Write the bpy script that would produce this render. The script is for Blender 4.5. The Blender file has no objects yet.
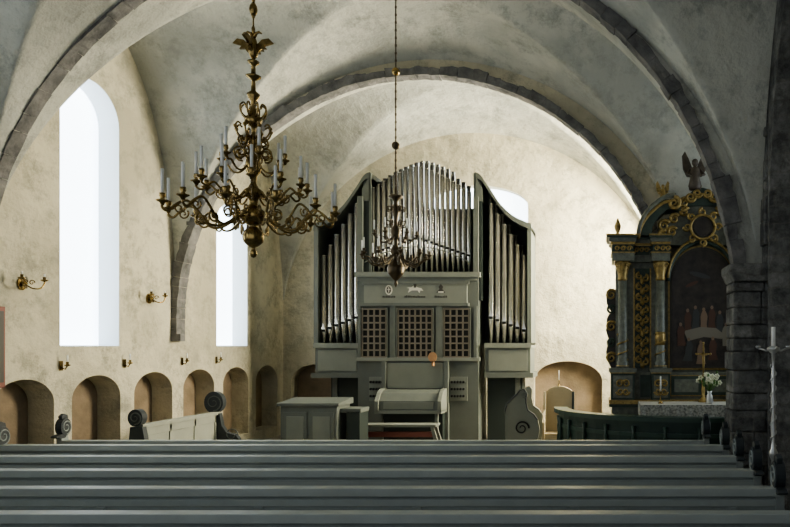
import bpy, bmesh, math, random
from mathutils import Vector
random.seed(7)
sin,cos,pi,sqrt=math.sin,math.cos,math.pi,math.sqrt
sc=bpy.context.scene
try:
    sc.view_settings.view_transform='AgX'
    sc.view_settings.look='AgX - Medium High Contrast'
except Exception as e: print(e)
EYE=2.2

# ---------------------------------------------------------------- materials
def mat(name,col,rough=0.6,metal=0.0,var=0.0,vscale=3.0,bump=0.0,bscale=20.0,emit=None,estr=0,col2=None,spec=0.5):
    m=bpy.data.materials.new(name); m.use_nodes=True
    nt=m.node_tree; b=nt.nodes['Principled BSDF']
    b.inputs['Base Color'].default_value=(*col,1); b.inputs['Roughness'].default_value=rough
    b.inputs['Metallic'].default_value=metal
    b.inputs['Specular IOR Level'].default_value=spec
    tc=nt.nodes.new('ShaderNodeTexCoord')
    if var>0 or col2:
        n=nt.nodes.new('ShaderNodeTexNoise'); n.inputs['Scale'].default_value=vscale; n.inputs['Detail'].default_value=7
        n.inputs['Roughness'].default_value=0.62
        r=nt.nodes.new('ShaderNodeValToRGB'); r.color_ramp.elements[0].position=0.32; r.color_ramp.elements[1].position=0.68
        c2=col2 if col2 else tuple(c*(1-var) for c in col)
        r.color_ramp.elements[0].color=(*c2,1); r.color_ramp.elements[1].color=(*col,1)
        nt.links.new(tc.outputs['Object'],n.inputs['Vector']); nt.links.new(n.outputs['Fac'],r.inputs['Fac'])
        nt.links.new(r.outputs['Color'],b.inputs['Base Color'])
    if bump>0:
        n2=nt.nodes.new('ShaderNodeTexNoise'); n2.inputs['Scale'].default_value=bscale; n2.inputs['Detail'].default_value=5
        bp=nt.nodes.new('ShaderNodeBump'); bp.inputs['Strength'].default_value=bump; bp.inputs['Distance'].default_value=0.03
        nt.links.new(tc.outputs['Object'],n2.inputs['Vector']); nt.links.new(n2.outputs['Fac'],bp.inputs['Height'])
        nt.links.new(bp.outputs['Normal'],b.inputs['Normal'])
    if emit:
        b.inputs['Emission Color'].default_value=(*emit,1); b.inputs['Emission Strength'].default_value=estr
    return m
def plaster(name,c1,c2,c3):
    """limewashed plaster: broad stains + fine mottling + trowel relief"""
    m=bpy.data.materials.new(name); m.use_nodes=True
    nt=m.node_tree; b=nt.nodes['Principled BSDF']; b.inputs['Roughness'].default_value=.95; b.inputs['Specular IOR Level'].default_value=.1
    tc=nt.nodes.new('ShaderNodeTexCoord')
    def noise(s,d,r=.6):
        n=nt.nodes.new('ShaderNodeTexNoise'); n.inputs['Scale'].default_value=s; n.inputs['Detail'].default_value=d; n.inputs['Roughness'].default_value=r
        nt.links.new(tc.outputs['Object'],n.inputs['Vector']); return n
    def ramp(n,a,bb,ca,cb):
        r=nt.nodes.new('ShaderNodeValToRGB'); r.color_ramp.elements[0].position=a; r.color_ramp.elements[1].position=bb
        r.color_ramp.elements[0].color=(*ca,1); r.color_ramp.elements[1].color=(*cb,1); nt.links.new(n.outputs['Fac'],r.inputs['Fac']); return r
    r1=ramp(noise(.6,7),.42,.56,c2,c1); n2=noise(2.0,11,.78); r2=ramp(n2,.49,.64,(0,0,0),(1,1,1))
    mx=nt.nodes.new('ShaderNodeMix'); mx.data_type='RGBA'
    nt.links.new(r2.outputs['Color'],mx.inputs[0]); nt.links.new(r1.outputs['Color'],mx.inputs[6]); mx.inputs[7].default_value=(*c3,1)
    nt.links.new(mx.outputs[2],b.inputs['Base Color'])
    n3=noise(3.0,9,.62); bp=nt.nodes.new('ShaderNodeBump'); bp.inputs['Strength'].default_value=.85; bp.inputs['Distance'].default_value=.09
    nt.links.new(n3.outputs['Fac'],bp.inputs['Height']); nt.links.new(bp.outputs['Normal'],b.inputs['Normal'])
    return m
def stone_mat(name,c1,c2,mortar):
    m=bpy.data.materials.new(name); m.use_nodes=True
    nt=m.node_tree; b=nt.nodes['Principled BSDF']; b.inputs['Roughness'].default_value=0.9; b.inputs['Specular IOR Level'].default_value=.15
    tc=nt.nodes.new('ShaderNodeTexCoord'); sp=nt.nodes.new('ShaderNodeSeparateXYZ')
    ad=nt.nodes.new('ShaderNodeMath'); ad.operation='ADD'; cb=nt.nodes.new('ShaderNodeCombineXYZ')
    nt.links.new(tc.outputs['Object'],sp.inputs[0]); nt.links.new(sp.outputs[0],ad.inputs[0]); nt.links.new(sp.outputs[1],ad.inputs[1])
    nt.links.new(ad.outputs[0],cb.inputs[0]); nt.links.new(sp.outputs[2],cb.inputs[1])
    nd=nt.nodes.new('ShaderNodeTexNoise'); nd.inputs['Scale'].default_value=3.0; nd.inputs['Detail'].default_value=3
    nt.links.new(tc.outputs['Object'],nd.inputs['Vector'])
    vm=nt.nodes.new('ShaderNodeVectorMath'); vm.operation='MULTIPLY_ADD'; vm.inputs[1].default_value=(.18,.18,0)
    nt.links.new(nd.outputs['Color'],vm.inputs[0]); nt.links.new(cb.outputs[0],vm.inputs[2])
    br=nt.nodes.new('ShaderNodeTexBrick'); br.inputs['Scale'].default_value=1.0
    br.inputs['Brick Width'].default_value=0.42; br.inputs['Row Height'].default_value=0.2; br.inputs['Mortar Size'].default_value=0.010
    br.inputs['Color1'].default_value=(*c1,1); br.inputs['Color2'].default_value=(*c2,1); br.inputs['Mortar'].default_value=(*mortar,1)
    nt.links.new(vm.outputs[0],br.inputs['Vector'])
    n=nt.nodes.new('ShaderNodeTexNoise'); n.inputs['Scale'].default_value=5; n.inputs['Detail'].default_value=10; n.inputs['Roughness'].default_value=.75
    nt.links.new(tc.outputs['Object'],n.inputs['Vector'])
    mx=nt.nodes.new('ShaderNodeMix'); mx.data_type='RGBA'; mx.blend_type='MULTIPLY'; mx.inputs[0].default_value=0.95
    r=nt.nodes.new('ShaderNodeValToRGB'); r.color_ramp.elements[0].position=.4; r.color_ramp.elements[1].position=.6
    r.color_ramp.elements[0].color=(.42,.42,.42,1)
    nt.links.new(n.outputs['Fac'],r.inputs['Fac'])
    nt.links.new(br.outputs['Color'],mx.inputs[6]); nt.links.new(r.outputs['Color'],mx.inputs[7]); nt.links.new(mx.outputs[2],b.inputs['Base Color'])
    bp=nt.nodes.new('ShaderNodeBump'); bp.inputs['Strength'].default_value=1.0; bp.inputs['Distance'].default_value=0.08
    nt.links.new(n.outputs['Fac'],bp.inputs['Height']); nt.links.new(bp.outputs['Normal'],b.inputs['Normal'])
    return m
M={}
M['wall']=plaster('plaster_wall',(.61,.565,.43),(.47,.435,.33),(.35,.33,.255))
M['vault']=plaster('plaster_vault',(.54,.535,.465),(.41,.41,.36),(.32,.32,.283))
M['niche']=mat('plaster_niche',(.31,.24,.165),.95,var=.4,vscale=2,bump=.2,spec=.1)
M['stone']=stone_mat('limestone_blocks',(.20,.20,.19),(.34,.335,.31),(.27,.26,.235))
M['vous']=mat('limestone_voussoir',(.26,.25,.235),.9,col2=(.10,.10,.097),vscale=3.2,bump=.8,bscale=14,spec=.1)
M['floor']=mat('stone_floor',(.30,.28,.24),.7,var=.3,vscale=1.5)
M['pane']=mat('window_daylight',(.8,.9,1),.5,emit=(.80,.90,1),estr=4.6)
M['pane2']=mat('window_daylight_south',(1,1,1),.5,emit=(1,.93,.74),estr=54)
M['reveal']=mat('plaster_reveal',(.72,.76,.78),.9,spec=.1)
M['pew']=mat('pew_paint',(.32,.35,.335),.5,var=.2,vscale=2.5,bump=.08,bscale=40)
M['pewtop']=mat('pew_rail_paint',(.37,.40,.38),.48,var=.15,vscale=4)
M['pewl']=mat('pew_side_paint',(.33,.34,.28),.5,var=.12,vscale=4)
M['dark']=mat('pew_end_dark',(.035,.042,.045),.45)
M['og']=mat('organ_case_paint',(.130,.142,.122),.55,var=.15,vscale=3)
M['ogl']=mat('organ_panel_paint',(.200,.212,.178),.55,var=.12,vscale=3)
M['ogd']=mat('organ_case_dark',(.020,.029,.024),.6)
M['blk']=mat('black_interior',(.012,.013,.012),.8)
M['tin']=mat('organ_pipe_tin',(.70,.69,.64),.27,.9,var=.12,vscale=6)
M['lat']=mat('lattice_brown',(.15,.13,.10),.5)
M['wood']=mat('warm_wood',(.42,.24,.12),.5,var=.3,vscale=8)
M['white']=mat('candle_wax',(.80,.80,.76),.5)
M['brass']=mat('aged_brass',(.42,.30,.12),.25,1.0,col2=(.16,.115,.05),vscale=16)
M['iron']=mat('dark_bronze',(.09,.07,.045),.38,.9)
M['gold']=mat('altar_gilding',(.46,.33,.12),.4,.45,var=.55,vscale=18)
M['ateal']=mat('altar_teal',(.055,.082,.062),.5,var=.4,vscale=10)
M['agrey']=mat('altar_marbled_grey',(.20,.21,.165),.45,var=.5,vscale=12)
M['adark']=mat('altar_dark_wood',(.05,.045,.035),.5)
M['canvas']=mat('painting_canvas',(.055,.043,.034),.45,vscale=7,col2=(.020,.017,.015))
M['skin']=mat('painted_flesh',(.19,.13,.085),.6); M['pred']=mat('painted_red',(.085,.042,.027),.6); M['pblue']=mat('painted_blue',(.05,.052,.048),.6)
M['pwh']=mat('painted_cloth',(.19,.17,.13),.6)
M['green']=mat('rail_green',(.018,.040,.028),.4); M['greent']=mat('rail_green_top',(.035,.065,.048),.35)
M['lace']=mat('lace_cloth',(.62,.60,.52),.8,col2=(.10,.11,.10),vscale=26)
M['cloth']=mat('altar_cloth',(.07,.075,.07),.8)
M['linen']=mat('white_linen',(.6,.58,.5),.8)
M['leaf']=mat('leaf_green',(.10,.20,.05),.6); M['petal']=mat('petal_white',(.85,.85,.65),.6)
M['cream']=mat('cream_paint',(.50,.42,.28),.6,var=.15,vscale=4)
M['silver']=mat('silver_metal',(.55,.55,.53),.35,.6)
M['red']=mat('red_wood',(.20,.06,.04),.5)
M['statue']=mat('statue_brown',(.11,.085,.06),.5,var=.4,vscale=12)

# ---------------------------------------------------------------- builder
class B:
    def __init__(s): s.v=[];s.f=[];s.m=[];s.s=[];s.mats=[]
    def mi(s,k):
        if k not in s.mats: s.mats.append(k)
        return s.mats.index(k)
    def add(s,vs,fs,k,smooth=False):
        o=len(s.v); s.v+= [tuple(p) for p in vs]; i=s.mi(k)
        for f in fs: s.f.append([a+o for a in f]); s.m.append(i); s.s.append(smooth)
    def box(s,x0,x1,y0,y1,z0,z1,k):
        if x0>x1:x0,x1=x1,x0
        if y0>y1:y0,y1=y1,y0
        if z0>z1:z0,z1=z1,z0
        vs=[(x0,y0,z0),(x1,y0,z0),(x1,y1,z0),(x0,y1,z0),(x0,y0,z1),(x1,y0,z1),(x1,y1,z1),(x0,y1,z1)]
        s.add(vs,[(0,3,2,1),(4,5,6,7),(0,1,5,4),(1,2,6,5),(2,3,7,6),(3,0,4,7)],k)
    def lathe(s,cx,cy,prof,k,n=16,smooth=True):
        vs=[];fs=[]
        for r,z in prof:
            for j in range(n):
                a=2*pi*j/n; vs.append((cx+r*cos(a),cy+r*sin(a),z))
        for i in range(len(prof)-1):
            for j in range(n):
                fs.append((i*n+j,i*n+(j+1)%n,(i+1)*n+(j+1)%n,(i+1)*n+j))
        fs.append(tuple(range(n-1,-1,-1))); fs.append(tuple((len(prof)-1)*n+j for j in range(n)))
        s.add(vs,fs,k,smooth)
    def sph(s,c,r,k,n=12,sx=1,sy=1,sz=1):
        vs=[];fs=[];m=n//2
        for i in range(m+1):
            t=pi*i/m
            for j in range(n):
                a=2*pi*j/n; vs.append((c[0]+sx*r*sin(t)*cos(a),c[1]+sy*r*sin(t)*sin(a),c[2]-sz*r*cos(t)))
        for i in range(m):
            for j in range(n): fs.append((i*n+j,i*n+(j+1)%n,(i+1)*n+(j+1)%n,(i+1)*n+j))
        s.add(vs,fs,k,True)
    def tube(s,pts,r,k,n=6):
        pts=[Vector(p) for p in pts]; N=len(pts)
        rs=r if isinstance(r,(list,tuple)) else [r]*N
        vs=[];fs=[];up=None
        for i,p in enumerate(pts):
            t=(pts[min(i+1,N-1)]-pts[max(i-1,0)]).normalized()
            if up is None:
                up=t.orthogonal().normalized()
            else:
                up=(up-t*up.dot(t)); up=up.normalized() if up.length>1e-6 else t.orthogonal().normalized()
            w=t.cross(up)
            for j in range(n):
                a=2*pi*j/n; vs.append(p+(up*cos(a)+w*sin(a))*rs[i])
        for i in range(N-1):
            for j in range(n): fs.append((i*n+j,i*n+(j+1)%n,(i+1)*n+(j+1)%n,(i+1)*n+j))
        fs.append(tuple(range(n-1,-1,-1))); fs.append(tuple((N-1)*n+j for j in range(n)))
        s.add(vs,fs,k,True)
    def prism(s,poly,axis,c0,c1,k):
        n=len(poly)
        def P(a,b,c): return (a,c,b) if axis=='y' else ((c,a,b) if axis=='x' else (a,b,c))
        vs=[P(a,b,c0) for a,b in poly]+[P(a,b,c1) for a,b in poly]
        fs=[tuple(range(n)),tuple(range(2*n-1,n-1,-1))]+[(i,i+n,(i+1)%n+n,(i+1)%n) for i in range(n)]
        s.add(vs,fs,k)
    def scroll(s,cx,y,cz,r0,r1,a0,turns,k,th=.02,n=20,sx=1):
        pts=[];rs=[]
        for i in range(n+1):
            t=i/n; a=a0+turns*2*pi*t; r=r0+(r1-r0)*t
            pts.append((cx+sx*r*cos(a),y,cz+r*sin(a))); rs.append(th*(1-.5*t))
        s.tube(pts,rs,k,6)
    def build(s,name,bevel=0):
        me=bpy.data.meshes.new(name); me.from_pydata(s.v,[],s.f)
        for k in s.mats: me.materials.append(M[k])
        for p,i,sm in zip(me.polygons,s.m,s.s): p.material_index=i; p.use_smooth=sm
        bm=bmesh.new(); bm.from_mesh(me); bmesh.ops.recalc_face_normals(bm,faces=bm.faces); bm.to_mesh(me); bm.free()
        ob=bpy.data.objects.new(name,me); sc.collection.objects.link(ob)
        if bevel:
            md=ob.modifiers.new('bevel','BEVEL'); md.width=bevel; md.segments=2; md.limit_method='ANGLE'; md.angle_limit=math.radians(50)
        return ob
def spline(ctrl,n=6):
    out=[];P=[ctrl[0]]+list(ctrl)+[ctrl[-1]]
    for i in range(1,len(P)-2):
        for j in range(n):
            t=j/n; out.append(tuple(.5*((2*b)+(-a+c)*t+(2*a-5*b+4*c-d)*t*t+(-a+3*b-3*c+d)*t**3) for a,b,c,d in zip(P[i-1],P[i],P[i+1],P[i+2])))
    out.append(tuple(ctrl[-1])); return out
def archpoly(a0,a1,z0,zs,zt,n=20):
    c=(a0+a1)/2;h=(a1-a0)/2
    return [(a0,z0),(a1,z0)]+[(c+h*cos(pi*i/n),zs+(zt-zs)*sin(pi*i/n)) for i in range(n+1)]
def plate(name,outer,holes,c0,c1,axis,k):
    cu=bpy.data.curves.new(name,'CURVE'); cu.dimensions='2D'; cu.fill_mode='BOTH'; cu.extrude=abs(c1-c0)/2
    for pl in [outer]+holes:
        sp=cu.splines.new('POLY'); sp.points.add(len(pl)-1); sp.use_cyclic_u=True
        for i,(a,b) in enumerate(pl): sp.points[i].co=(a,b,0,1)
    ob=bpy.data.objects.new(name+'_c',cu); sc.collection.objects.link(ob)
    dg=bpy.context.evaluated_depsgraph_get(); me=bpy.data.meshes.new_from_object(ob.evaluated_get(dg))
    bpy.data.objects.remove(ob)
    me.name=name; cm=(c0+c1)/2
    for v in me.vertices:
        a,b,c=v.co; c+=cm; v.co=(a,c,b) if axis=='y' else (c,a,b)
    for p in me.polygons: p.use_smooth=False
    bm=bmesh.new(); bm.from_mesh(me); bmesh.ops.remove_doubles(bm,verts=bm.verts,dist=1e-4); bmesh.ops.recalc_face_normals(bm,faces=bm.faces); bm.to_mesh(me); bm.free()
    me.materials.clear(); me.materials.append(M[k])
    o=bpy.data.objects.new(name,me); sc.collection.objects.link(o); return o

# ---------------------------------------------------------------- room shell
XL=-7.9; DB=17.45; SPR=2.7; R=4.8; XC=-3.1
niches=[9.6+1.4*i for i in range(-6,6)]
wins=[(0.9,5.75,6.33),(6.2,5.75,6.33),(10.87,5.75,6.33),(15.05,4.75,5.25)]
holes=[archpoly(c-.53,c+.53,.25,1.38,1.74) for c in niches]
holes=[h for h in holes if h[1][0]<17.35]
holes+=[archpoly(c-.63,c+.63,EYE,zs,zt) for c,zs,zt in wins]
plate('wall_left',[(-1.9,0),(DB+.5,0),(DB+.5,9),(-1.9,9)],holes,XL-.5,XL,'x','wall')
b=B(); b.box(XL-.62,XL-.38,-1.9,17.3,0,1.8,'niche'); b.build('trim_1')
for i,(c,zs,zt) in enumerate(wins):
    b=B()
    b.prism(archpoly(c-.63,c+.63,EYE,zs,zt),'x',XL-.36,XL-.33,'pane')
    outer=archpoly(c-.629,c+.629,EYE+.001,zs,zt-.001); inner=archpoly(c-.615,c+.615,EYE+.015,zs,zt-.015)
    n=len(outer)
    vs=[(XL-.33,a,z) for a,z in inner]+[(XL-.002,a,z) for a,z in outer]
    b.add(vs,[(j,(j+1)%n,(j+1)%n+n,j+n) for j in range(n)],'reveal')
    b.build('window_%d'%(i+1))
wb=archpoly(-4.4,-1.8,3.4,5.7,6.2)
plate('wall_back',[(XL-.4,0),(2.3,0),(2.3,9),(XL-.4,9)],[wb,archpoly(-1.65,.05,.05,1.35,1.82),archpoly(-7.7,-6.4,.05,1.3,1.75)],DB,DB+.5,'y','wall')
b=B(); b.prism(wb,'y',DB+.3,DB+.33,'pane'); b.build('window_5')
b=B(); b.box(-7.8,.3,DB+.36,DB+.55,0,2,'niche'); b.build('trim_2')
wr=archpoly(14.1,16.4,2.6,5.6,6.4)
plate('wall_right',[(13.0,0),(DB+.3,0),(DB+.3,9),(13.0,9)],[wr],1.72,2.2,'x','wall')
b=B(); b.prism(wr,'x',2.0,2.04,'pane2'); b.build('window_6')
plate('wall_right.001',[(-1.9,0),(13.5,0),(13.5,9),(-1.9,9)],[archpoly(10,12,2.3,5.3,6)],5,5.4,'x','wall')
b=B(); b.prism(archpoly(10,12,2.3,5.3,6),'x',5.2,5.24,'pane'); b.build('window_7')  # added glowing pane, out of view, fills the altar bay from the right
ax=-3.3
wa=plate('wall_altar',[(XL-.3,-.1),(5.2,-.1),(5.2,9),(XL-.3,9)],[archpoly(ax-4.64,ax+4.64,.0,SPR,SPR+4.64,48)],13.0,13.14,'y','wall')
wf=plate('wall_front',[(XL-.3,SPR),(XC-4.88,SPR)]+[(XC-4.88*cos(pi*i/48),SPR+4.88*sin(pi*i/48)) for i in range(49)]+[(2.1,SPR),(2.1,9),(XL-.3,9)],[],8.86,8.97,'y','vault')
b=B()
def vault(d0,d1,hr,ext,N=44):
    vs=[];fs=[];c=(d0+d1)/2;h=(d1-d0)/2;n=2*N+1
    us=[sin(pi/2*i/N) for i in range(-N,N+1)]
    for v in us:
        for u in us:
            x=XC+u*(4.82 if u<0 else hr)
            z=SPR+R*max(sqrt(max(0,1-u*u)),sqrt(max(0,1-v*v)))+.45*(1-u*u)*(1-v*v)
            vs.append((x,c+v*h,z))
    for i in range(n-1):
        for j in range(n-1):
            a=i*n+j;q=(a,a+1,a+n+1,a+n)
            if (i<N)==(j<N): fs+=[(q[0],q[1],q[2]),(q[0],q[2],q[3])]
            else: fs+=[(q[0],q[1],q[3]),(q[1],q[2],q[3])]
    b.add(vs,fs,'vault',True)
    if ext:
        vs=[];fs=[]
        for v in us:
            z=SPR+R*sqrt(max(0,1-v*v)); vs+=[(XC+hr,c+v*h,z),(5.1,c+v*h,z)]
        for i in range(n-1): fs.append((2*i,2*i+1,2*i+3,2*i+2))
        b.add(vs,fs,'vault',True)
vault(-1.9,3.5,5.14,False); vault(3.5,8.9,5.14,False); vault(8.93,13.05,4.82,True); vault(13.1,DB+.02,4.82,False)
b.build('ceiling')
b=B(); b.box(XL-.5,5.4,-2.5,DB+.5,-.15,0,'floor'); b.build('floor')

def stone_arch(name,cx,ri,ro,y0,y1,zbot,n=52):
    b=B(); A=[0]
    for i in range(n): A.append(A[-1]+random.uniform(.6,1.4))
    A=[pi*a/A[-1] for a in A]
    for i in range(n):
        a0=A[i]; a1=A[i+1]-.0012
        e=random.uniform(-.03,.01); f=random.uniform(-.04,.04); g=random.uniform(-.008,.008)
        P=[];m=3
        for y in (y0+g,y1):
            for q in range(m+1):
                a=a0+(a1-a0)*q/m; P.append((cx+(ri-e*.4+random.uniform(-.008,.008))*cos(a),y,SPR+(ri-e*.4+random.uniform(-.008,.008))*sin(a)))
            for q in range(m+1):
                a=a1+(a0-a1)*q/m; rr=ro+f+random.uniform(-.02,.02); P.append((cx+rr*cos(a),y,SPR+rr*sin(a)))
        k=2*(m+1)
        b.add(P,[tuple(range(k)),tuple(range(2*k-1,k-1,-1))]+[(j,j+k,(j+1)%k+k,(j+1)%k) for j in range(k)],'vous')
    for sgn in (-1,1):
        z=SPR
        while z>zbot[0 if sgn<0 else 1]+.05:
            h=random.uniform(.16,.26); f=random.uniform(-.03,.03)
            xa,xb=cx+sgn*ri,cx+sgn*(ro+f)
            b.box(xa,xb,y0+random.uniform(-.01,.01),y1,z-h,z-.003,'vous'); z-=h
    return b.build(name)
s1=stone_arch('stone_arch',XC,4.79,4.97,8.80,9.0,(0,SPR-.1)); s1.parent=wf
s2=stone_arch('stone_arch',ax,4.50,4.67,12.90,13.16,(2.42,SPR-.1)); s2.parent=wa
# pier: irregular rough-hewn blocks laid in courses
b=B()
z0=0
while z0<2.98:
    h=min(random.uniform(.16,.30),3.0-z0)
    if 3.0-z0-h<.1: h=3.0-z0
    x=1.66-random.uniform(-.02,.035); first=True
    while x<3.35:
        w_=random.uniform(.28,.6); x1_=min(x+w_,3.4); g=random.uniform(-.03,.025)
        b.box(x,x1_-.006,8.70+g,9.2,z0+.003,z0+h-.004,'stone'); x=x1_
    z0+=h
b.box(1.70,3.38,8.76,9.16,0,3.0,'stone')
b.prism([(1.66,3.0),(3.5,3.0),(3.5,3.22),(1.60,3.22),(1.60,3.12)],'y',8.62,9.25,'stone')
b.build('stone_pier',.02)
b=B(); z0=3.225
while z0<8.5:
    h=random.uniform(.2,.34); g=random.uniform(-.02,.02); b.box(2.03+g,3.4,8.62+g,9.1,z0,z0+h-.004,'stone'); z0+=h
b.build('upper_pier',.015).parent=wf
plate('stone_arcade',[(-1.9,0),(8.60,0),(8.60,8.6),(-1.9,8.6)],[archpoly(3.9,8.53,.02,3.3,7.1)],2.06,2.9,'x','stone')
b=B(); b.box(-7.9,-7.72,12.88,13.0,2.30,2.42,'vous'); b.build('stone_corbel').parent=wa

# ---------------------------------------------------------------- pews
def volute_end(b,x,d,th=.075,top=1.0,face=1,k='dark',s=1.0):
    pr=[(d-.05,0),(d+.46,0),(d+.46,.46),(d+.40,.56),(d+.22,.60),(d+.12,.68),(d+.08,top-.12),(d+.06,top),(d-.06,top),(d-.05,top-.2)]
    b.prism(pr,'x',x-th/2,x+th/2,'pew')
    c=(d+.02,top+.10*s); P=[]
    for i in range(22):
        a=-pi*.5+2*pi*i/22; P.append((c[0]+.095*s*cos(a),c[1]+.12*s*sin(a)))
    b.prism(P,'x',x-th/2-.006,x+th/2+.006,k)
    P=[(c[0]+(.13-.05*cos(t))*cos(t)*s*.7-.05,c[1]-.12+.03*sin(t)) for t in [2*pi*i/14 for i in range(14)]]
    b.prism(P,'x',x-th/2-.004,x+th/2+.004,k)
    # small leaf crest on the top of the scroll
    b.prism([(c[0]-.05,c[1]+.10*s),(c[0]+.06,c[1]+.10*s),(c[0]+.05,c[1]+.16*s),(c[0]-.01,c[1]+.18*s),(c[0]-.06,c[1]+.15*s)],'x',x-th/2+.012,x+th/2-.012,k)
    for sx in (-1,1):
        pts=[]
        for i in range(26):
            t=i/25; a=-pi/2+t*3.2*pi; r=.090*s*(1-.8*t); pts.append((x+sx*(th/2+.008),c[0]+r*cos(a),c[1]+1.15*r*sin(a)))
        b.tube(pts,.010,'pew',5)
rows=[3.35,4.2,5.05,5.95,6.8,7.65,8.5]
for d in rows:
    b=B(); x0,x1=-7.3,1.52
    b.box(x0,x1,d-.02,d+.02,.08,.93,'pew')
    b.box(x0,x1,d-.06,d+.07,.93,1.0,'pewtop')
    b.box(x0,x1,d-.035,d-.02,.84,.90,'pewtop')
    b.box(x0,x1,d-.035,d-.02,.40,.47,'pewtop')
    b.box(x0,x1,d+.02,d+.42,.42,.46,'pewtop')
    b.box(x0,x1,d-.12,d-.02,.62,.645,'pew')
    for i in range(7):
        xx=x0+.4+(x1-x0-.8)*i/6; b.box(xx-.03,xx+.03,d+.02,d+.40,0,.42,'pew'); b.box(xx-.04,xx+.04,d-.032,d-.02,.08,.84,'pew')
    volute_end(b,x0,d); volute_end(b,x1,d)
    b.build('church_pew',.006)
b=B(); d=9.5; b.box(-7.3,1.4,d-.02,d+.02,.08,.86,'pew'); b.box(-7.3,1.4,d-.06,d+.06,.86,.92,'pewtop')
b.box(-7.3,1.4,d+.02,d+.4,.42,.46,'pew'); volute_end(b,-7.3,d); volute_end(b,1.44,d); b.build('church_pew',.006)
# side bench running along the wall
b=B(); X=-6.85; y0,y1=10.4,12.5
b.box(X-.02,X+.02,y0,y1,.1,.97,'pewl'); b.box(X-.06,X+.06,y0,y1,.97,1.03,'pewl'); b.box(X-.42,X-.02,y0,y1,.42,.46,'pewl')
for f in (.02,.34,.66,.96): b.box(X+.02,X+.035,y0+(y1-y0)*f-.02,y0+(y1-y0)*f+.03,.1,.97,'pewl')
b.box(X+.02,X+.035,y0,y1,.85,.97,'pewl')
for yy,s in ((y0,1.05),(y1,1.6)):
    P=[(X-.30,0),(X+.42,0),(X+.42,.55),(X+.36,.62),(X+.2,.66),(X+.12,.78),(X+.08,1.0),(X-.10,1.0),(X-.14,.6),(X-.3,.5)]
    b.prism(P,'y',yy-.05,yy+.05,'dark')
    c=(X-.02,1.02+.11*s); r=.105*s
    b.prism([(c[0]+r*cos(2*pi*i/22),c[1]+1.15*r*sin(2*pi*i/22)) for i in range(22)],'y',yy-.06,yy+.06,'dark')
    b.scroll(c[0],yy-.065,c[1],r*.9,r*.15,-pi/2,1.6,'og',.012,26)
    b.scroll(X+.30,yy-.06,.62,.12,.03,0,1.3,'og',.012,20)
b.build('wall_bench',.006)

# ---------------------------------------------------------------- organ
S=1/45.2
def OX(x): return (x-600)*S
def OZ(y): return EYE+(346-y)*S
b=B(); F=15.5
def obox(x0,x1,y0,y1,d0,d1,k): b.box(OX(x0),OX(x1),d0,d1,OZ(y1),OZ(y0),k)
def opr(pts,d0,d1,k): b.prism([(OX(x),OZ(y)) for x,y in pts],'y',d0,d1,k)
def pipe(x,d,yb,ym,yt,rp,k='tin'):
    r=rp*S; cx=OX(x); zb,zm,zt=OZ(yb),OZ(ym),OZ(yt)
    b.lathe(cx,d,[(r*.3,zb),(r*.97,zm-.01),(r,zm),(r,zt-.01),(r*1.05,zt-.01),(r*1.05,zt)],k,12)
    b.lathe(cx,d,[(r*.85,zt+.001),(r*.85,zt+.003)],'blk',12)
    b.box(cx-r*.62,cx+r*.62,d-r*1.03,d-r*.5,zm+.01,zm+.01+r*.9,'blk')
    b.prism([(cx-r*.7,zm+.01+r*.9),(cx+r*.7,zm+.01+r*.9),(cx,zm+.01+r*3.2)],'y',d-r*1.04,d-r*.6,k)
obox(357,478,276,445.4,F+.05,F+1.1,'og')
obox(355,480,272,277,F-.05,F+1.15,'ogl'); obox(357,478,277,281,F,F+1.1,'og')
obox(364,467,283,304,F-.02,F+.05,'ogl'); obox(362,469,281,284,F-.05,F+.05,'og'); obox(362,469,303,306,F-.05,F+.05,'og')
for cx_,kind in ((389,0),(415,1),(441,2)):
    cx=OX(cx_);cz=OZ(290)
    if kind==0:
        b.prism([(cx+.08*cos(a),cz+.11*sin(a)) for a in [2*pi*i/14 for i in range(14)]],'y',F-.028,F-.02,'linen')
        b.prism([(cx+.05*cos(a),cz+.08*sin(a)) for a in [2*pi*i/14 for i in range(14)]],'y',F-.032,F-.028,'adark')
        b.box(cx-.01,cx+.01,F-.036,F-.03,cz-.06,cz+.06,'linen'); b.box(cx-.035,cx+.035,F-.036,F-.03,cz,cz+.02,'linen')
    elif kind==1:
        b.prism([(cx-.15,cz-.06),(cx-.12,cz+.03),(cx-.18,cz+.05),(cx-.06,cz+.06),(cx,cz+.14),(cx+.04,cz+.06),(cx+.14,cz+.04),(cx+.19,cz-.02),(cx+.12,cz-.01),(cx+.10,cz-.07),(cx+.06,cz-.01),(cx-.07,cz-.01)],'y',F-.03,F-.02,'linen')
        b.prism([(cx-.02,cz+.05),(cx+.03,cz+.05),(cx+.04,cz+.16),(cx,cz+.18),(cx-.03,cz+.14)],'y',F-.034,F-.022,'adark')
    else:
        b.prism([(cx-.10,cz-.06),(cx+.10,cz-.06),(cx+.03,cz+.02),(cx+.05,cz+.07),(cx,cz+.13),(cx-.05,cz+.07),(cx-.03,cz+.02)],'y',F-.03,F-.02,'adark')
        b.box(cx-.06,cx+.06,F-.034,F-.02,cz-.06,cz-.03,'linen')
    n=8 if kind!=1 else 13   # inscription below each emblem, letter by letter
    for i in range(n):
        xx=cx+(i-(n-1)/2)*.036; b.box(xx-.012,xx+.012,F-.026,F-.02,cz-.17,cz-.17+random.uniform(.03,.05),'adark')
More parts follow.
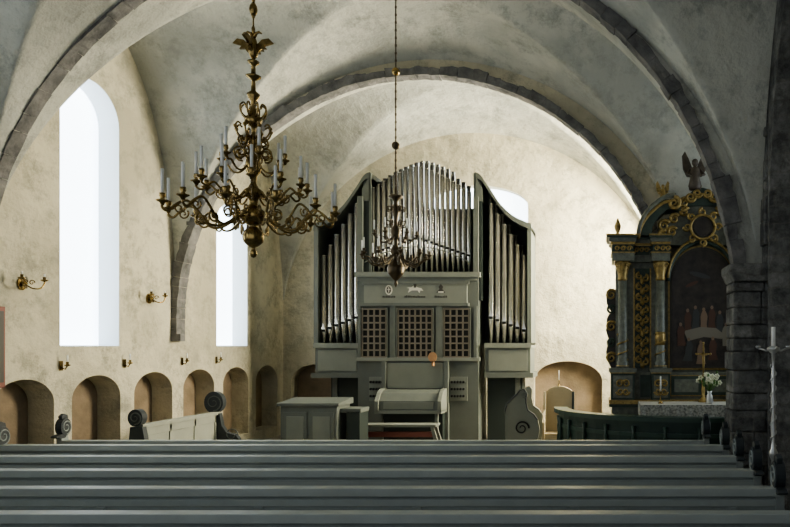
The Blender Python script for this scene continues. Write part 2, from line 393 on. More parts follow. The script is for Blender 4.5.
for xa,xb in ((362,386),(398,432),(444,469)):
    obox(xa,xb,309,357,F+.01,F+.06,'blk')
    obox(xa-1.5,xa,308,358,F-.02,F+.05,'ogl');obox(xb,xb+1.5,308,358,F-.02,F+.05,'ogl')
    n=4 if xb-xa<30 else 6
    for i in range(n+1):
        x=xa+(xb-xa)*i/n; obox(x-.8,x+.8,309,357,F-.02,F+.01,'lat')
    for i in range(8):
        y=309+48*i/7; obox(xa,xb,y-.8,y+.8,F-.022,F+.008,'lat')
for x in (358,390,392.5,436,439,474): obox(x,x+3,306,360,F-.02,F+.05,'og')
obox(355,480,357.5,361,F-.06,F+.05,'ogl')
# console with closed lid
obox(386,446,362,445.4,F-.03,F+.05,'og'); obox(388,444,363,388,F-.06,F-.02,'ogl')
obox(383,387,361,445.4,F-.12,F+.05,'og'); obox(445,449,361,445.4,F-.12,F+.05,'og')
b.prism([(F,OZ(389)),(F-.30,OZ(389.5)),(F-.45,OZ(392)),(F-.60,OZ(399)),(F-.62,OZ(408)),(F,OZ(408))],'x',OX(387.5),OX(444.5),'og')
obox(392,440,400,406.5,F-.635,F-.61,'ogl')
b.prism([(F,OZ(388)),(F-.32,OZ(388)),(F-.50,OZ(391)),(F-.68,OZ(399)),(F-.68,OZ(409)),(F,OZ(409))],'x',OX(384),OX(387.5),'ogl')
b.prism([(F,OZ(388)),(F-.32,OZ(388)),(F-.50,OZ(391)),(F-.68,OZ(399)),(F-.68,OZ(409)),(F,OZ(409))],'x',OX(444.5),OX(448),'ogl')
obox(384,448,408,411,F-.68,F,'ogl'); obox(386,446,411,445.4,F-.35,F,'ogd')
obox(388,391,411,445.4,F-.6,F-.52,'og');obox(441,444,411,445.4,F-.6,F-.52,'og')
for i in range(24):
    x=392+i*2.1; obox(x,x+1.1,440,443,F-.75,F-.2,'wood')
for sx in (368,449):
    obox(sx+.5,sx+18,377,401,F+.02,F+.055,'ogl')
    for i in range(5):
        for j in range(3):
            cx,cz=OX(sx+3+i*2.9),OZ(382+j*7)
            b.prism([(cx+.02*cos(a),cz+.02*sin(a)) for a in [2*pi*q/8 for q in range(8)]],'y',F-.03,F+.05,'blk')
            b.prism([(cx+.028*cos(a),cz+.028*sin(a)) for a in [2*pi*q/8 for q in range(8)]],'y',F-.05,F-.03,'blk')
cx,cz=OX(434),OZ(357)
b.prism([(cx+.095*cos(2*pi*i/18),cz+.11*sin(2*pi*i/18)) for i in range(18)],'y',F-.16,F-.13,'wood'); b.box(cx-.02,cx+.02,F-.16,F-.03,cz-.2,cz-.09,'wood')
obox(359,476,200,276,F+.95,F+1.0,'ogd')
obox(357,362,196,276,F,F+1.0,'og'); obox(473,478,196,276,F,F+1.0,'og')
for i in range(20):
    x=364.5+i*5.4; t=abs(x-415.5)/52
    pipe(x,F+.22,272,238+18*t,164+26*t**1.4,2.35)
for i in range(19):
    x=367.2+i*5.4; t=abs(x-415.5)/52
    pipe(x,F+.50,272,230,156+27*t**1.4,2.2)
for i in range(12):
    x=386+i*5.4; t=abs(x-415.5)/52
    pipe(x,F+.8,272,230,151+24*t**1.3,2.0)
pts=[(OX(363+ i*4.4),F+.08,OZ(262-16*(1-((i-12)/12)**2))) for i in range(25)]
b.tube(pts,.012,'ogl',5)
def wing(s):
    cxm=424.5
    m=(lambda x:x-3.2) if s<0 else (lambda x:2*cxm-x-3.2)
    f=F+.12
    curve=spline([(372,171),(366,174),(358,186),(346,203),(333,215),(318,222)],5)
    P=[(m(x),y) for x,y in curve]+[(m(x),y) for x,y in [(315,223),(315,230)]]+[(m(x-1),y+6) for x,y in curve[::-1][1:-1]]+[(m(364),188),(m(364),200),(m(372),200)]
    opr(P,f-.05,f+1.0,'og')
    Pb=[(m(x),y+3) for x,y in curve]+[(m(318),345),(m(372),345)]
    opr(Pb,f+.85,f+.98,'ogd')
    obox(m(315),m(319),226,345,f-.03,f+.98,'og')
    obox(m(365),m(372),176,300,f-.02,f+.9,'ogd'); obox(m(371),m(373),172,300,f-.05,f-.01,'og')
    obox(m(315),m(362),343,348,f-.06,f+1,'ogl')
    obox(m(316),m(362),348,374,f,f+1,'og'); obox(m(319),m(358),350,371,f-.02,f,'ogl')
    obox(m(313),m(362),373,378,f-.06,f+1.02,'og')
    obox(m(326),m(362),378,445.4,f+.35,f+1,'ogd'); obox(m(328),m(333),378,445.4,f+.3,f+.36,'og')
    for i in range(6):
        x=322.8+i*6.7; yt=250-i*10.5
        pipe(m(x),f+.12,343,332-i*2.6,yt+4,2.8)
    for i in range(6):
        x=326.2+i*6.7; yt=246-i*10.8
        pipe(m(x),f+.45,343,318,yt-4,2.5)
wing(-1); wing(1)
b.build('pipe_organ')
b=B()
z=OZ(418)
b.box(OX(377),OX(450),14.15,14.55,z-.05,z,'ogl')
for x0,x1 in ((381,375),(446,453)):
    for yy in (14.18,14.46): b.prism([(OX(x0)-.035,z-.05),(OX(x0)+.035,z-.05),(OX(x1)+.05,0),(OX(x1)-.05,0)],'y',yy,yy+.06,'ogl')
b.box(OX(379),OX(448),14.3,14.36,z-.27,z-.16,'red')
b.build('organ_bench',.008)

# ---------------------------------------------------------------- furniture around
b=B()
x0,x1,y0,y1=-6.05,-4.98,13.25,13.95
b.box(x0,x1,y0,y1,0,1.06,'og'); b.prism([(y0-.05,1.06),(y1+.05,1.06),(y1+.05,1.18),(y0-.05,1.12)],'x',x0-.05,x1+.05,'og')
for i in range(2):
    a=x0+.06+i*.50; b.box(a,a+.45,y0-.02,y0,.12,.95,'og'); b.box(a+.06,a+.39,y0-.03,y0-.01,.2,.87,'ogl')
b.box(x0-.03,x1+.03,y0-.04,y1,0,.1,'ogd')
b.box(x1+.12,x1+.38,13.4,13.9,.0,.95,'ogd'); b.box(x1,x1+.40,13.4,13.9,.92,1.0,'og')
b.build('reading_desk',.008)
b=B()
def q(x): return (x-600)/51.9
def qz(y): return EYE+(346-y)/51.9
prof=[(506,455),(505,412),(507,404),(512,399),(517,394),(520,390),(524,389),(527,393),(526,402),(528,410),(534,414),(538,420),(540,430),(538,438),(536,455)]
pp=[(q(x),max(0,qz(y))) for x,y in prof]
for yy in (13.5,14.6): b.prism(pp,'y',yy-.04,yy+.04,'ogl')
b.box(q(508),q(526),13.5,14.6,.42,.47,'og'); b.box(q(505),q(509),13.5,14.6,.42,1.0,'ogl')
b.scroll(q(522),13.45,qz(428),.14,.03,0,1.5,'blk',.02,24)
b.scroll(q(524),13.45,qz(395),.07,.02,-1.5,1.3,'ogl',.014,18)
b.tube([(q(x),13.45,qz(y)) for x,y in prof[1:12]],.015,'dark',5)
b.build('choir_bench',.008)
b=B()
x0,x1=-1.12,-.55
P=[(x0,0),(x1,0),(x1,1.22)]+[((x0+x1)/2+.285*cos(a),1.22+.16*sin(a)) for a in [pi*i/10 for i in range(1,10)]]+[(x0,1.22)]
b.prism(P,'y',14.3,14.36,'cream'); b.box(x0,x1,13.9,14.3,.4,.46,'cream')
b.prism([(13.85,0),(14.36,0),(14.36,1.25),(14.25,1.28),(14.15,.9),(13.9,.72),(13.85,.68)],'x',x0-.03,x0+.02,'cream')
b.prism([(13.85,0),(14.36,0),(14.36,1.25),(14.25,1.28),(14.15,.9),(13.9,.72),(13.85,.68)],'x',x1-.02,x1+.03,'ogd')
b.box(x0,x1,13.9,13.94,0,.4,'cream')
b.build('choir_stall',.01)

def candlestick(name,x,y,z,h,ch,k='brass',r=.045):
    b=B(); b.lathe(x,y,[(r,z),(r*1.1,z+.01),(r*.5,z+.03),(r*.22,z+.06),(r*.45,z+h*.35),(r*.2,z+h*.45),(r*.3,z+h*.8),(r*.75,z+h*.92),(r*.75,z+h)],k,14)
    b.lathe(x,y,[(r*.3,z+h),(r*.28,z+h+ch)],'white',10); return b.build(name)
candlestick('candlestick',-.84,14.33,1.381,.12,.2,'brass',.028)

# ---------------------------------------------------------------- sconces on left wall
def sconce(y,z):
    b=B(); b.prism([(y+.07*cos(2*pi*i/14),z+.09*sin(2*pi*i/14)) for i in range(14)],'x',XL,XL+.02,'brass')
    b.sph((XL+.05,y,z),.035,'brass')
    for s in (-1,1):
        pts=spline([(XL+.04,y,z),(XL+.12,y+s*.05,z-.06),(XL+.16,y+s*.14,z-.05),(XL+.17,y+s*.19,z+.02),(XL+.17,y+s*.19,z+.06)],5)
        b.tube(pts,.011,'brass'); p=pts[-1]
        b.scroll(XL+.1,y+s*.06,z+.02,.04,.01,0,1.2,'brass',.008,12)
        b.lathe(p[0],p[1],[(.012,p[2]-.02),(.045,p[2]),(.045,p[2]+.01),(.018,p[2]+.015),(.02,p[2]+.05)],'brass',10)
        b.lathe(p[0],p[1],[(.012,p[2]+.05),(.012,p[2]+.09)],'white',8)
    b.build('wall_sconce')
sconce(9.55,3.05); sconce(12.25,3.03)
for y in (10.25,11.62,13.22,14.4):
    b=B(); z=1.9
    b.box(XL+.001,XL+.015,y-.03,y+.03,z-.06,z+.08,'brass'); b.tube([(XL+.015,y,z-.02),(XL+.07,y,z-.04),(XL+.1,y,z+.01)],.01,'brass')
    b.lathe(XL+.1,y,[(.01,z),(.04,z+.015),(.04,z+.025),(.018,z+.03),(.018,z+.07)],'brass',10); b.lathe(XL+.1,y,[(.013,z+.07),(.012,z+.17)],'white',8)
    b.build('candle_bracket')
b=B(); b.box(XL,XL+.05,9.01,9.24,1.65,2.72,'red'); b.box(XL+.05,XL+.06,9.04,9.21,1.72,2.66,'adark')
b.build('hymn_board',.006)

# ---------------------------------------------------------------- chandeliers
def zv(d,c,h,x):
    u=(x-XC)/4.82; v=(d-c)/h
    return SPR+R*max(sqrt(1-u*u),sqrt(1-v*v))+.45*(1-u*u)*(1-v*v)
def arm(b,cx,cy,a,ctrl,r,k,cup=1.0,ch=.2,cr=.013,wk='white'):
    pts=[(cx+q*cos(a),cy+q*sin(a),z) for q,z in spline(ctrl,5)]
    b.tube(pts,r,k,6)
    x,y,z=pts[-1]
    b.lathe(x,y,[(.012*cup,z-.03),(.02*cup,z-.01),(.045*cup,z+.004),(.048*cup,z+.012),(.02*cup,z+.016),(.016*cup,z+.03),(.024*cup,z+.045),(.022*cup,z+.07)],k,12)
    b.lathe(x,y,[(cr,z+.06),(cr*.95,z+.06+ch)],wk,8)
def rscroll(b,cx,cy,a,rc,zc,r0,r1,a0,turns,k,th):
    pts=[]
    for i in range(18):
        t=i/17; w=a0+turns*2*pi*t; r=r0+(r1-r0)*t
        q=rc+r*cos(w); pts.append((cx+q*cos(a),cy+q*sin(a),zc+r*sin(w)))
    b.tube(pts,th,k,5)
cx,cy=-3.07,6.2; b=B()
k='brass'
b.lathe(cx,cy,[(.004,2.98),(.02,2.99),(.035,3.02),(.02,3.05),(.014,3.07),(.045,3.085),(.08,3.12),(.09,3.165),(.08,3.21),(.045,3.245),(.03,3.26),(.06,3.28),(.10,3.31),(.118,3.345),(.11,3.385),(.06,3.42),(.035,3.45),(.04,3.50),(.08,3.52),(.085,3.57),(.045,3.60),(.025,3.64),(.03,3.70),(.06,3.74),(.07,3.79),(.06,3.84),(.03,3.89),(.02,3.95),(.045,3.99),(.045,4.03),(.018,4.07),(.018,4.13),(.06,4.16),(.075,4.20),(.045,4.24),(.022,4.30),(.022,4.36),(.05,4.40),(.055,4.43),(.02,4.46),(.016,4.55),(.06,4.575),(.065,4.59),(.02,4.61),(.018,4.68),(.045,4.70),(.05,4.72),(.015,4.74),(.012,4.8)],k,20)
for i in range(12):
    a=2*pi*i/12+.17
    arm(b,cx,cy,a,[(.09,3.37),(.17,3.30),(.27,3.24),(.36,3.25),(.43,3.34),(.51,3.42),(.59,3.38),(.65,3.32),(.69,3.34),(.69,3.39)],.011,k,1,.21)
    rscroll(b,cx,cy,a,.40,3.28,.055,.012,1.2,-1.4,k,.009); rscroll(b,cx,cy,a,.57,3.35,.045,.01,2.4,1.3,k,.007)
    rscroll(b,cx,cy,a,.20,3.37,.055,.012,3.5,-1.3,k,.008)
for i in range(12):
    a=2*pi*i/12+.43
    arm(b,cx,cy,a,[(.06,3.58),(.13,3.50),(.21,3.48),(.28,3.54),(.34,3.59),(.40,3.55),(.44,3.57),(.44,3.61)],.010,k,.95,.20)
    rscroll(b,cx,cy,a,.25,3.52,.045,.01,1.2,-1.4,k,.007)
for i in range(6):
    a=2*pi*i/6+.1
    arm(b,cx,cy,a,[(.05,3.80),(.11,3.74),(.17,3.74),(.22,3.80),(.25,3.80),(.27,3.84)],.009,k,.8,.17)
for i in range(8):
    a=2*pi*i/8
    rscroll(b,cx,cy,a,.11,3.90,.06,.012,-1.8,1.5,k,.009); rscroll(b,cx,cy,a,.09,4.0,.045,.01,1.6,-1.4,k,.008)
    pts=[(cx+q_*cos(a),cy+q_*sin(a),z_) for q_,z_ in spline([(.03,4.06),(.07,4.03),(.12,4.05),(.15,4.11),(.13,4.16),(.10,4.14)],4)]; b.tube(pts,.008,k,5)
    b.sph((cx+.15*cos(a),cy+.15*sin(a),4.12),.018,k,8)
    pts=[(cx+q_*cos(a),cy+q_*sin(a),z_) for q_,z_ in spline([(.02,4.26),(.06,4.22),(.10,4.25),(.11,4.31),(.08,4.34),(.06,4.31)],4)]; b.tube(pts,.008,k,5)
for s in (-1,1):
    W=[(0,4.86),(s*.04,4.87),(s*.08,4.91),(s*.14,4.92),(s*.18,4.88),(s*.13,4.865),(s*.10,4.855),(s*.12,4.83),(s*.07,4.83),(s*.05,4.80),(0,4.82)]
    b.prism([(cx+p,z) for p,z in W],'y',cy-.012,cy+.012,k)
    b.prism([(cy+p,z) for p,z in W],'x',cx-.012,cx+.012,k)
    b.tube([(cx,cy,4.92),(cx+s*.025,cy,4.97),(cx+s*.05,cy,4.98),(cx+s*.075,cy,4.965)],[.016,.014,.013,.005],k)
b.lathe(cx,cy,[(.01,4.74),(.03,4.76),(.04,4.79),(.042,4.85),(.03,4.9),(.012,4.95)],k,12)
zt=zv(cy,6.2,2.7,cx)
z=4.95
b.tube([(cx,cy,4.9),(cx,cy,zt+.02)],.007,k)
while z<zt-.05:
    b.lathe(cx,cy,[(.006,z),(.016,z+.03),(.016,z+.06),(.006,z+.09)],k,8); z+=.14
b.lathe(cx,cy,[(.015,5.12),(.03,5.15),(.035,5.18),(.03,5.21),(.015,5.24)],k,12)
b.lathe(cx,cy,[(.02,zt-.08),(.08,zt-.02),(.09,zt+.05)],k,12)
b.build('brass_chandelier')
cx,cy=-3.2,10.97; b=B(); k='iron'
b.lathe(cx,cy,[(.004,3.12),(.02,3.15),(.03,3.18),(.015,3.22),(.06,3.26),(.12,3.33),(.135,3.41),(.11,3.49),(.05,3.54),(.03,3.58),(.06,3.63),(.09,3.68),(.06,3.74),(.03,3.78),(.03,3.86),(.06,3.92),(.08,3.99),(.05,4.06),(.025,4.10),(.03,4.2),(.055,4.28),(.06,4.36),(.03,4.44),(.05,4.5),(.12,4.53),(.10,4.56),(.02,4.58),(.02,4.66),(.012,4.72)],k,18)
for i in range(10):
    a=2*pi*i/10+.1
    arm(b,cx,cy,a,[(.06,3.62),(.15,3.54),(.26,3.46),(.36,3.47),(.44,3.56),(.49,3.56),(.515,3.58),(.515,3.62)],.012,k,1.0,.17,.012)
    rscroll(b,cx,cy,a,.30,3.53,.06,.012,1.2,-1.4,k,.010)
for i in range(6):
    a=2*pi*i/6+.3
    arm(b,cx,cy,a,[(.05,3.9),(.12,3.84),(.2,3.82),(.26,3.88),(.30,3.9),(.32,3.94)],.011,k,.9,.16,.011)
    rscroll(b,cx,cy,a,.12,4.12,.06,.012,-1.8,1.5,k,.010); rscroll(b,cx,cy,a,.10,4.35,.05,.012,-1.8,1.5,k,.010)
zt=zv(cy,11,2.05,cx)
b.tube([(cx,cy,4.7),(cx,cy,zt+.02)],.012,k)
z=4.75
while z<zt-.1: b.sph((cx,cy,z),.02,k,6,1,1,1.6); z+=.12
for z,k2 in ((5.34,'iron'),(6.5,'brass')): b.sph((cx,cy,z),.065,k2,14)
b.lathe(cx,cy,[(.02,zt-.1),(.07,zt-.02),(.09,zt+.05)],k,12)
b.build('bronze_chandelier')

# ---------------------------------------------------------------- altar
S2=1/57.0
def AX(x): return (x-600)*S2
def AZ(y): return EYE+(346-y)*S2
CX=702; b=B(); AF=12.3
def ab(x0,x1,y0,y1,d0,d1,k,mir=True):
    b.box(AX(x0),AX(x1),d0,d1,AZ(y1),AZ(y0),k)
    if mir: b.box(AX(2*CX-x0),AX(2*CX-x1),d0,d1,AZ(y1),AZ(y0),k)
def ap(pts,d0,d1,k,mir=True):
    b.prism([(AX(x),AZ(y)) for x,y in pts],'y',d0,d1,k)
    if mir: b.prism([(AX(2*CX-x),AZ(y)) for x,y in pts],'y',d0,d1,k)
def asc(x,y,r0,r1,a0,t,k,th,d):
    b.scroll(AX(x),d,AZ(y),r0*S2,r1*S2,a0,t,k,th,20,1); b.scroll(AX(2*CX-x),d,AZ(y),r0*S2,r1*S2,a0,t,k,th,20,-1)
def alat(x,y,prof,k,n=16):
    for xx in (x,2*CX-x): b.lathe(AX(xx),y,[(r*S2,AZ(z)) for r,z in prof],k,n)
D=AF
b.box(AX(612),AX(792),D-.2,D+.55,.24,AZ(402),'agrey')
ab(609,702,399,403,D-.28,D+.55,'gold'); ab(609,702,403,406,D-.25,D+.55,'ateal')
ab(634,702,372,400,D-.02,D+.5,'agrey'); ab(670,702,375,396,D-.05,D,'gold'); ab(671,701,376,395,D-.06,D,'ateal'); ab(674,698,379,392,D-.07,D,'agrey')
ab(640,650,375,397,D-.05,D,'ateal')
for x0,x1 in ((611,634),(651,669)):
    ab(x0,x1,372,400,D-.2,D+.5,'ateal'); ab(x0+2,x1-2,375,397,D-.22,D,'agrey'); ab(x0-2,x1+2,368,372,D-.25,D+.5,'agrey'); ab(x0-1,x1+1,371.5,373,D-.235,D+.5,'gold')
    xm=(x0+x1)/2
    asc(xm-3,383,4,1,0,1.3,'gold',.022,D-.23); asc(xm+3,383,4,1,pi,-1.3,'gold',.022,D-.23)
    asc(xm-3,391,3.5,1,pi,1.3,'gold',.020,D-.23); asc(xm+3,391,3.5,1,0,-1.3,'gold',.020,D-.23)
ab(616,668,262,372,D+.1,D+.5,'agrey'); ab(634,651,268,368,D+.06,D+.12,'ateal')
ab(633.5,635,268,368,D+.03,D+.1,'gold'); ab(650,651.5,268,368,D+.03,D+.1,'gold')
alat(622.5,D-.05,[(6.5,368),(6.5,366),(5,364.5),(6,362.5),(4.6,361),(4.8,330),(4.2,281)],'agrey')
alat(622.5,D-.05,[(6.6,366.2),(6.6,365.2)],'gold'); alat(622.5,D-.05,[(4.3,281),(5,279),(4.4,277),(5.5,272),(6.6,268),(7.5,264),(7.5,262)],'gold')
alat(660,D-.08,[(6.5,368),(6.5,366),(5,364.5),(6,362.5),(4.6,361),(4.8,330),(4.2,281)],'agrey')
alat(660,D-.08,[(4.9,345),(5.3,340),(5.3,336),(4.9,332)],'gold'); alat(660,D-.08,[(6.6,366.2),(6.6,365.2)],'gold'); alat(660,D-.08,[(4.3,281),(5,279),(4.4,277),(5.5,272),(6.6,268),(7.5,264),(7.5,262)],'gold')
for xc_ in (622.5,660):
    for xx in (xc_,2*CX-xc_):
        b.tube([(AX(xx)+.092*cos(t*.45),(D-.05 if xc_<640 else D-.08)+.092*sin(t*.45),AZ(360)+t*(AZ(334)-AZ(360))/36) for t in range(37)],.014,'gold',5)
for x in (622.5,660):
    for sx in (x-5.5,x+5.5): asc(sx,266,2.2,.6,0,1.2,'gold',.016,D-.18)
for i in range(9):
    y=276+i*10.5
    asc(639.5,y,3.6,.8,pi/2,1.2,'gold',.026,D+.03); asc(645.5,y+2,3.6,.8,pi/2,-1.2,'gold',.026,D+.03)
    for xx in (642.5,2*CX-642.5): b.sph((AX(xx),D+.03,AZ(y+5)),.05,'gold',8,.9,.6,1.2)
ap([(616,290),(610,287),(606,293),(607,303),(611,310),(607,318),(606,330),(609,340),(606,352),(608,362),(612,370),(618,370)],D+.2,D+.3,'adark')
for y,r in ((294,5.5),(309,4.5),(326,5.5),(343,4.5),(358,5.5)):
    asc(611.5,y,r,1,pi*.2,1.5,'gold' if r>5 else 'ateal',.026,D+.17)
ab(612,634,254,262,D-.22,D+.5,'agrey'); ab(651,669,254,262,D-.22,D+.5,'agrey'); ab(634,651,255,262,D-.02,D+.5,'agrey')
ab(611,635,253.2,254.4,D-.24,D+.5,'gold'); ab(650,670,253.2,254.4,D-.24,D+.5,'gold')
ab(612,633,246,254,D-.2,D+.5,'ateal'); ab(652,669,246,254,D-.2,D+.5,'ateal'); ab(633,652,246,255,D-.0,D+.5,'ateal')
for x in (617,623,629,637,642,647,656,662,667):
    dd=D-.22 if (x<633 or x>652) else D-.02
    asc(x,250,2.5,.7,0,1.2,'gold',.018,dd)
for y0,y1,e,kk in ((243.5,246,1,'gold'),(240,243.5,3,'agrey'),(238,240,5,'ateal'),(236.5,238,6,'gold')):
    ab(612-e,634+e*.5,y0,y1,D-.22-.02*e,D+.5,kk); ab(651-e*.5,669+e*.3,y0,y1,D-.22-.02*e,D+.5,kk); ab(630,655,y0,y1,D-.03-.02*e,D+.5,kk)
def archpts(x0,x1,yb,ys,yt,n=20):
    c=(x0+x1)/2;h=(x1-x0)/2
    return [(x0,yb),(x1,yb)]+[(c+h*cos(pi*i/n),ys-(ys-yt)*sin(pi*i/n)) for i in range(n+1)]
ap(archpts(667,737,372,280,240),D+.08,D+.5,'agrey',False)
ap(archpts(668.5,735.5,370,281,245),D+.03,D+.1,'gold',False)
ap(archpts(670,734,368,282,247),D+.0,D+.05,'adark',False)
ap(archpts(672,732,366,283,249.5),D-.012,D+.02,'canvas',False)
pf=D-.016
def blob(x,y,rx,ry,k,rot=0,n=12,dz=0):
    ap([(x+rx*cos(a)*cos(rot)-ry*sin(a)*sin(rot),y+rx*cos(a)*sin(rot)+ry*sin(a)*cos(rot)) for a in [2*pi*i/n for i in range(n)]],pf-dz,pf+.01,k,False)
def robe(x,y,w,h,lean,k1,dz=0):
    L=spline([(x-w*.35,y),(x-w*.75,y+h*.25),(x-w*.7,y+h*.6),(x-w+lean,y+h)],3); Rr=spline([(x+w+lean,y+h),(x+w*.6,y+h*.6),(x+w*.8,y+h*.25),(x+w*.35,y)],3)
    ap(L+Rr,pf-dz,pf+.01,k1,False); blob(x+random.uniform(-.6,.6),y-1.6,1.5,2.0,'skin',0,10,dz+.002)
for x,y,k1 in ((688,312,'pred'),(696,309,'pblue'),(704,311,'skin'),(712,309,'pred'),(720,314,'pblue')): robe(x,y,4.5,22,random.uniform(-1,1),k1)
ap([(684,331),(700,327),(716,328),(724,334),(722,339),(704,337),(688,341)],pf-.003,pf+.01,'pwh',False)
for x,y,k1 in ((681,326,'pred'),(726,326,'pwh'),(689,341,'pblue'),(713,340,'pred'),(701,344,'skin')): robe(x,y,5,20,random.uniform(-2,2),k1,.005)
blob(700,275,11,2.4,'pblue',.25); blob(692,284,7,1.8,'pred',-.4)
pts=[(AX(702+34*cos(a)),D-.02,AZ(281-39*sin(a))) for a in [pi*i/24 for i in range(25)]]
b.tube(pts,.04,'ateal',8); b.tube([(x,y-.04,z+.05) for x,y,z in pts],.022,'gold',6)
ap([(640,238),(640,228),(646,216),(654,207),(663,201),(674,200),(680,205),(680,212),(674,210),(666,211),(658,218),(652,228),(651,238)],D-.15,D+.35,'ateal')
arcs=spline([(638,236),(640,226),(646,215),(655,206),(664,200),(675,198)],5)
for s in (0,1):
    f=(lambda x:x) if s==0 else (lambda x:2*CX-x)
    b.tube([(AX(f(x)),D-.17,AZ(y-1)) for x,y in arcs],.04,'agrey',8)
    b.tube([(AX(f(x)),D-.17,AZ(y+4)) for x,y in arcs],.03,'gold',6)
asc(673,205,6.5,1,pi/2,-1.6,'gold',.04,D-.18)
ap([(655,238),(662,222),(676,212),(690,206),(702,203),(702,245),(668,245)],D+.0,D+.35,'agrey')
for x,y,r in ((664,226,6),(674,219,5),(684,212,5),(662,234,4),(672,232,5),(684,203,5)): asc(x,y,r,1,.5,1.5,'gold',.033,D-.05)
for s in range(8):
    a=2*pi*s/8
    b.scroll(AX(702)+.27*cos(a),D-.1,AZ(228)+.27*sin(a),.07,.02,a,1.3,'gold',.024,14)
P=[(702+13*cos(2*pi*i/24),228+13*sin(2*pi*i/24)) for i in range(24)]; ap(P,D-.1,D+.1,'adark',False)
P=[(702+9*cos(2*pi*i/24),228+9*sin(2*pi*i/24)) for i in range(24)]; ap(P,D-.12,D+.1,'canvas',False)
b.tube([(AX(702+12*cos(2*pi*i/24)),D-.12,AZ(228+12*sin(2*pi*i/24))) for i in range(25)],.025,'gold',6)
ap([(684,206),(688,195),(694,190),(702,188),(702,206)],D-.05,D+.3,'ateal')
for x,y,r in ((690,198,5),(697,194,4.5),(682,208,4)): asc(x,y,r,1,0,-1.5,'gold',.03,D-.08)
for x in (644,618):
    alat(x,D+.1,[(3,236.5),(3.5,234),(1.5,232),(3.2,228),(3.6,225),(2,221),(.6,217)],'gold',12)
def figure(cx,cz,s,k,wing_k):
    b.lathe(cx,D-.02,[(.12*s,cz),(.14*s,cz+.08*s),(.10*s,cz+.25*s),(.12*s,cz+.36*s),(.09*s,cz+.44*s),(.035*s,cz+.48*s),(.035*s,cz+.5*s)],k,12)
    b.sph((cx,D-.03,cz+.56*s),.07*s,k,12,1,1,1.2)
    for g in (-1,1):
        b.tube([(cx+g*.1*s,D-.02,cz+.41*s),(cx+g*.18*s,D-.08,cz+.3*s),(cx+g*.10*s,D-.15,cz+.26*s)],[.035*s,.03*s,.02*s],k)
        W=[(cx+g*.04*s,cz+.28*s),(cx+g*.16*s,cz+.30*s),(cx+g*.24*s,cz+.45*s),(cx+g*.26*s,cz+.72*s),(cx+g*.2*s,cz+.82*s),(cx+g*.12*s,cz+.66*s),(cx+g*.05*s,cz+.48*s)]
        b.prism(W,'y',D+.04,D+.08,wing_k)
figure(AX(695),AZ(190),.85,'statue','statue')
figure(AX(663),AZ(201),.45,'gold','gold'); figure(AX(741),AZ(201),.45,'gold','gold')
b.build('altarpiece')
cxr,cyr=1.75,12.35
b=B()
for a_,b_,z0,z1 in ((2.2,1.62,0,.14),(2.0,1.4,.14,.24)):
    b.prism([(cxr+2.0*a_/2.0,12.98)]+[(cxr+a_*cos(-pi*i/24),cyr+b_*sin(-pi*i/24)) for i in range(25)]+[(cxr-a_,12.98)],'z',z0,z1,'floor')
b.build('altar_dais')
tz=1.25; b=B(); x0,x1,y0,y1=.68,2.95,11.3,11.98
b.box(x0+.05,x1-.05,y0+.05,y1-.05,.24,tz-.05,'cloth'); b.box(x0-.02,x1+.02,y0-.02,y1+.02,tz-.05,tz,'linen')
n=46
vs=[];fs=[]
for i in range(n+1):
    x=x0-.03+(x1-x0+.06)*i/n; yy=y0-.03-.012*sin(i*1.7); zz=tz-.2-.03*abs(sin(i*pi/2))
    vs+=[(x,y0-.025,tz),(x,yy,zz)]
for i in range(n): fs.append((2*i,2*i+1,2*i+3,2*i+2))
b.add(vs,fs,'lace',False); b.box(x0-.03,x0-.025,y0-.02,y1,tz-.2,tz,'lace')
b.build('altar_table')
tz+=.001
candlestick('candlestick',1.0,11.55,tz,.2,.25)
candlestick('candlestick',2.72,11.55,tz,.2,.25)
b=B(); x,y=1.75,11.85
b.lathe(x,y,[(.09,tz),(.09,tz+.03),(.05,tz+.06),(.02,tz+.1),(.03,tz+.2),(.015,tz+.3)],'gold',14)
b.box(x-.014,x+.014,y-.01,y+.01,tz+.28,tz+1.0,'gold'); b.box(x-.12,x+.12,y-.01,y+.01,tz+.80,tz+.828,'gold')
b.sph((x,y-.02,tz+.84),.02,'gold',8); b.lathe(x,y-.02,[(.012,tz+.5),(.02,tz+.62),(.025,tz+.76),(.01,tz+.82)],'gold',8)
for g in (-1,1): b.sph((x+g*.12,y,tz+.814),.022,'gold',8); b.tube([(x,y-.02,tz+.78),(x+g*.1,y-.02,tz+.815)],.008,'gold')
b.sph((x,y,tz+1.0),.022,'gold',8); b.build('altar_crucifix')
b=B(); x,y=1.80,11.5
b.lathe(x,y,[(.045,tz),(.06,tz+.05),(.05,tz+.13),(.03,tz+.17),(.045,tz+.21)],'silver',14)
for i in range(26):
    a=random.uniform(0,2*pi); r=random.uniform(.04,.2); h=random.uniform(.28,.5)
    p=(x+r*cos(a),y+r*sin(a)*.6,tz+h)
    b.tube([(x,y,tz+.19),(x+r*.4*cos(a),y+r*.3*sin(a),tz+h*.75),p],.005,'leaf',4)
    if i<17:
        for j in range(5):
            w=2*pi*j/5; b.sph((p[0]+.026*cos(w),p[1]-.005,p[2]+.026*sin(w)),.021,'petal',6,1,.5,1)
        b.sph(p,.01,'gold',6)
    else: b.sph(p,.035,'leaf',6,.6,.3,1.3)
b.build('flower_vase')
b=B(); N=30
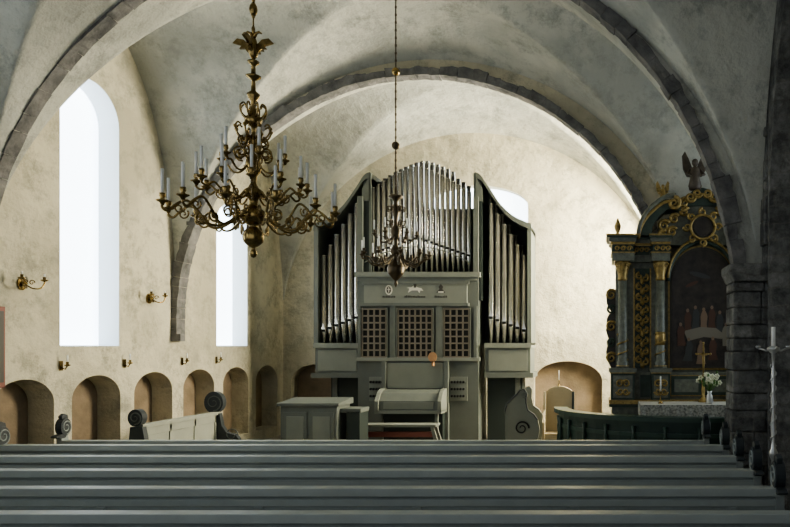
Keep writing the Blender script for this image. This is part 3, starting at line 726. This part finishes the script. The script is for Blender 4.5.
def ring(w0,w1,z0,z1,k):
    vs=[];fs=[]
    for i in range(N+1):
        a=pi+pi*i/N
        for w in (w0,w1):
            for z in (z0,z1): vs.append((cxr+(2.42+w)*cos(a),cyr+(1.85+w)*sin(a),z))
    for i in range(N):
        o=4*i; fs+=[(o,o+1,o+5,o+4),(o+2,o+6,o+7,o+3),(o+1,o+3,o+7,o+5),(o,o+4,o+6,o+2)]
    fs+=[(0,2,3,1),(4*N,4*N+1,4*N+3,4*N+2)]
    b.add(vs,fs,k)
ring(-.10,.14,1.06,1.13,'greent'); ring(-.04,.06,.98,1.06,'green'); ring(-.02,.03,.0,.98,'green'); ring(-.06,.10,0,.14,'green')
ring(.03,.05,.82,.88,'greent'); ring(.05,.42,.0,.2,'green')
for i in range(0,N+1,2):
    a=pi+pi*i/N; x=cxr+2.48*cos(a); y=cyr+1.91*sin(a)
    b.lathe(x,y,[(.035,.14),(.035,.2),(.02,.25),(.045,.45),(.02,.7),(.03,.8),(.02,.85),(.035,.98)],'greent',10)
b.build('altar_rail')

# standing candle holder at right by the pier
b=B(); x,y=1.82,7.35
b.lathe(x,y,[(.17,0),(.17,.03),(.1,.06),(.03,.12),(.022,.5),(.04,.55),(.02,.6),(.02,1.0),(.035,1.03),(.05,1.08),(.03,1.12),(.018,1.2),(.03,1.35),(.018,1.5),(.03,1.62),(.018,1.75),(.025,1.9),(.015,2.0),(.02,2.12),(.07,2.16),(.07,2.18),(.02,2.2)],'silver',14)
b.tube([(x+.03*cos(t*.9),y+.03*sin(t*.9),1.15+.022*t) for t in range(40)],.009,'silver',5)
b.tube([(x-.16,y,2.18),(x-.08,y,2.15),(x,y,2.17),(x+.08,y,2.15),(x+.16,y,2.18)],.012,'silver')
b.tube([(x,y-.15,2.19),(x,y,2.16),(x,y+.15,2.19)],.01,'silver')
for g in (-1,1): b.lathe(x+g*.16,y,[(.01,2.17),(.03,2.19),(.03,2.20),(.012,2.205)],'silver',10)
b.lathe(x,y,[(.024,2.2),(.022,2.40)],'white',12)
b.build('standing_candle_holder')

# ---------------------------------------------------------------- light
w=bpy.data.worlds.new('World'); sc.world=w; w.use_nodes=True
bg=w.node_tree.nodes['Background']; bg.inputs[0].default_value=(.88,.94,1.0,1); bg.inputs[1].default_value=.85

# ---------------------------------------------------------------- camera
cd=bpy.data.cameras.new('camera'); cam=bpy.data.objects.new('camera',cd); sc.collection.objects.link(cam)
cam.location=(0,0,EYE); cam.rotation_euler=(pi/2,0,0)
cd.sensor_fit='HORIZONTAL'; cd.sensor_width=36; cd.lens=700/790*36
cd.shift_x=-(600-395)/790; cd.shift_y=(346-263.5)/790
sc.camera=cam
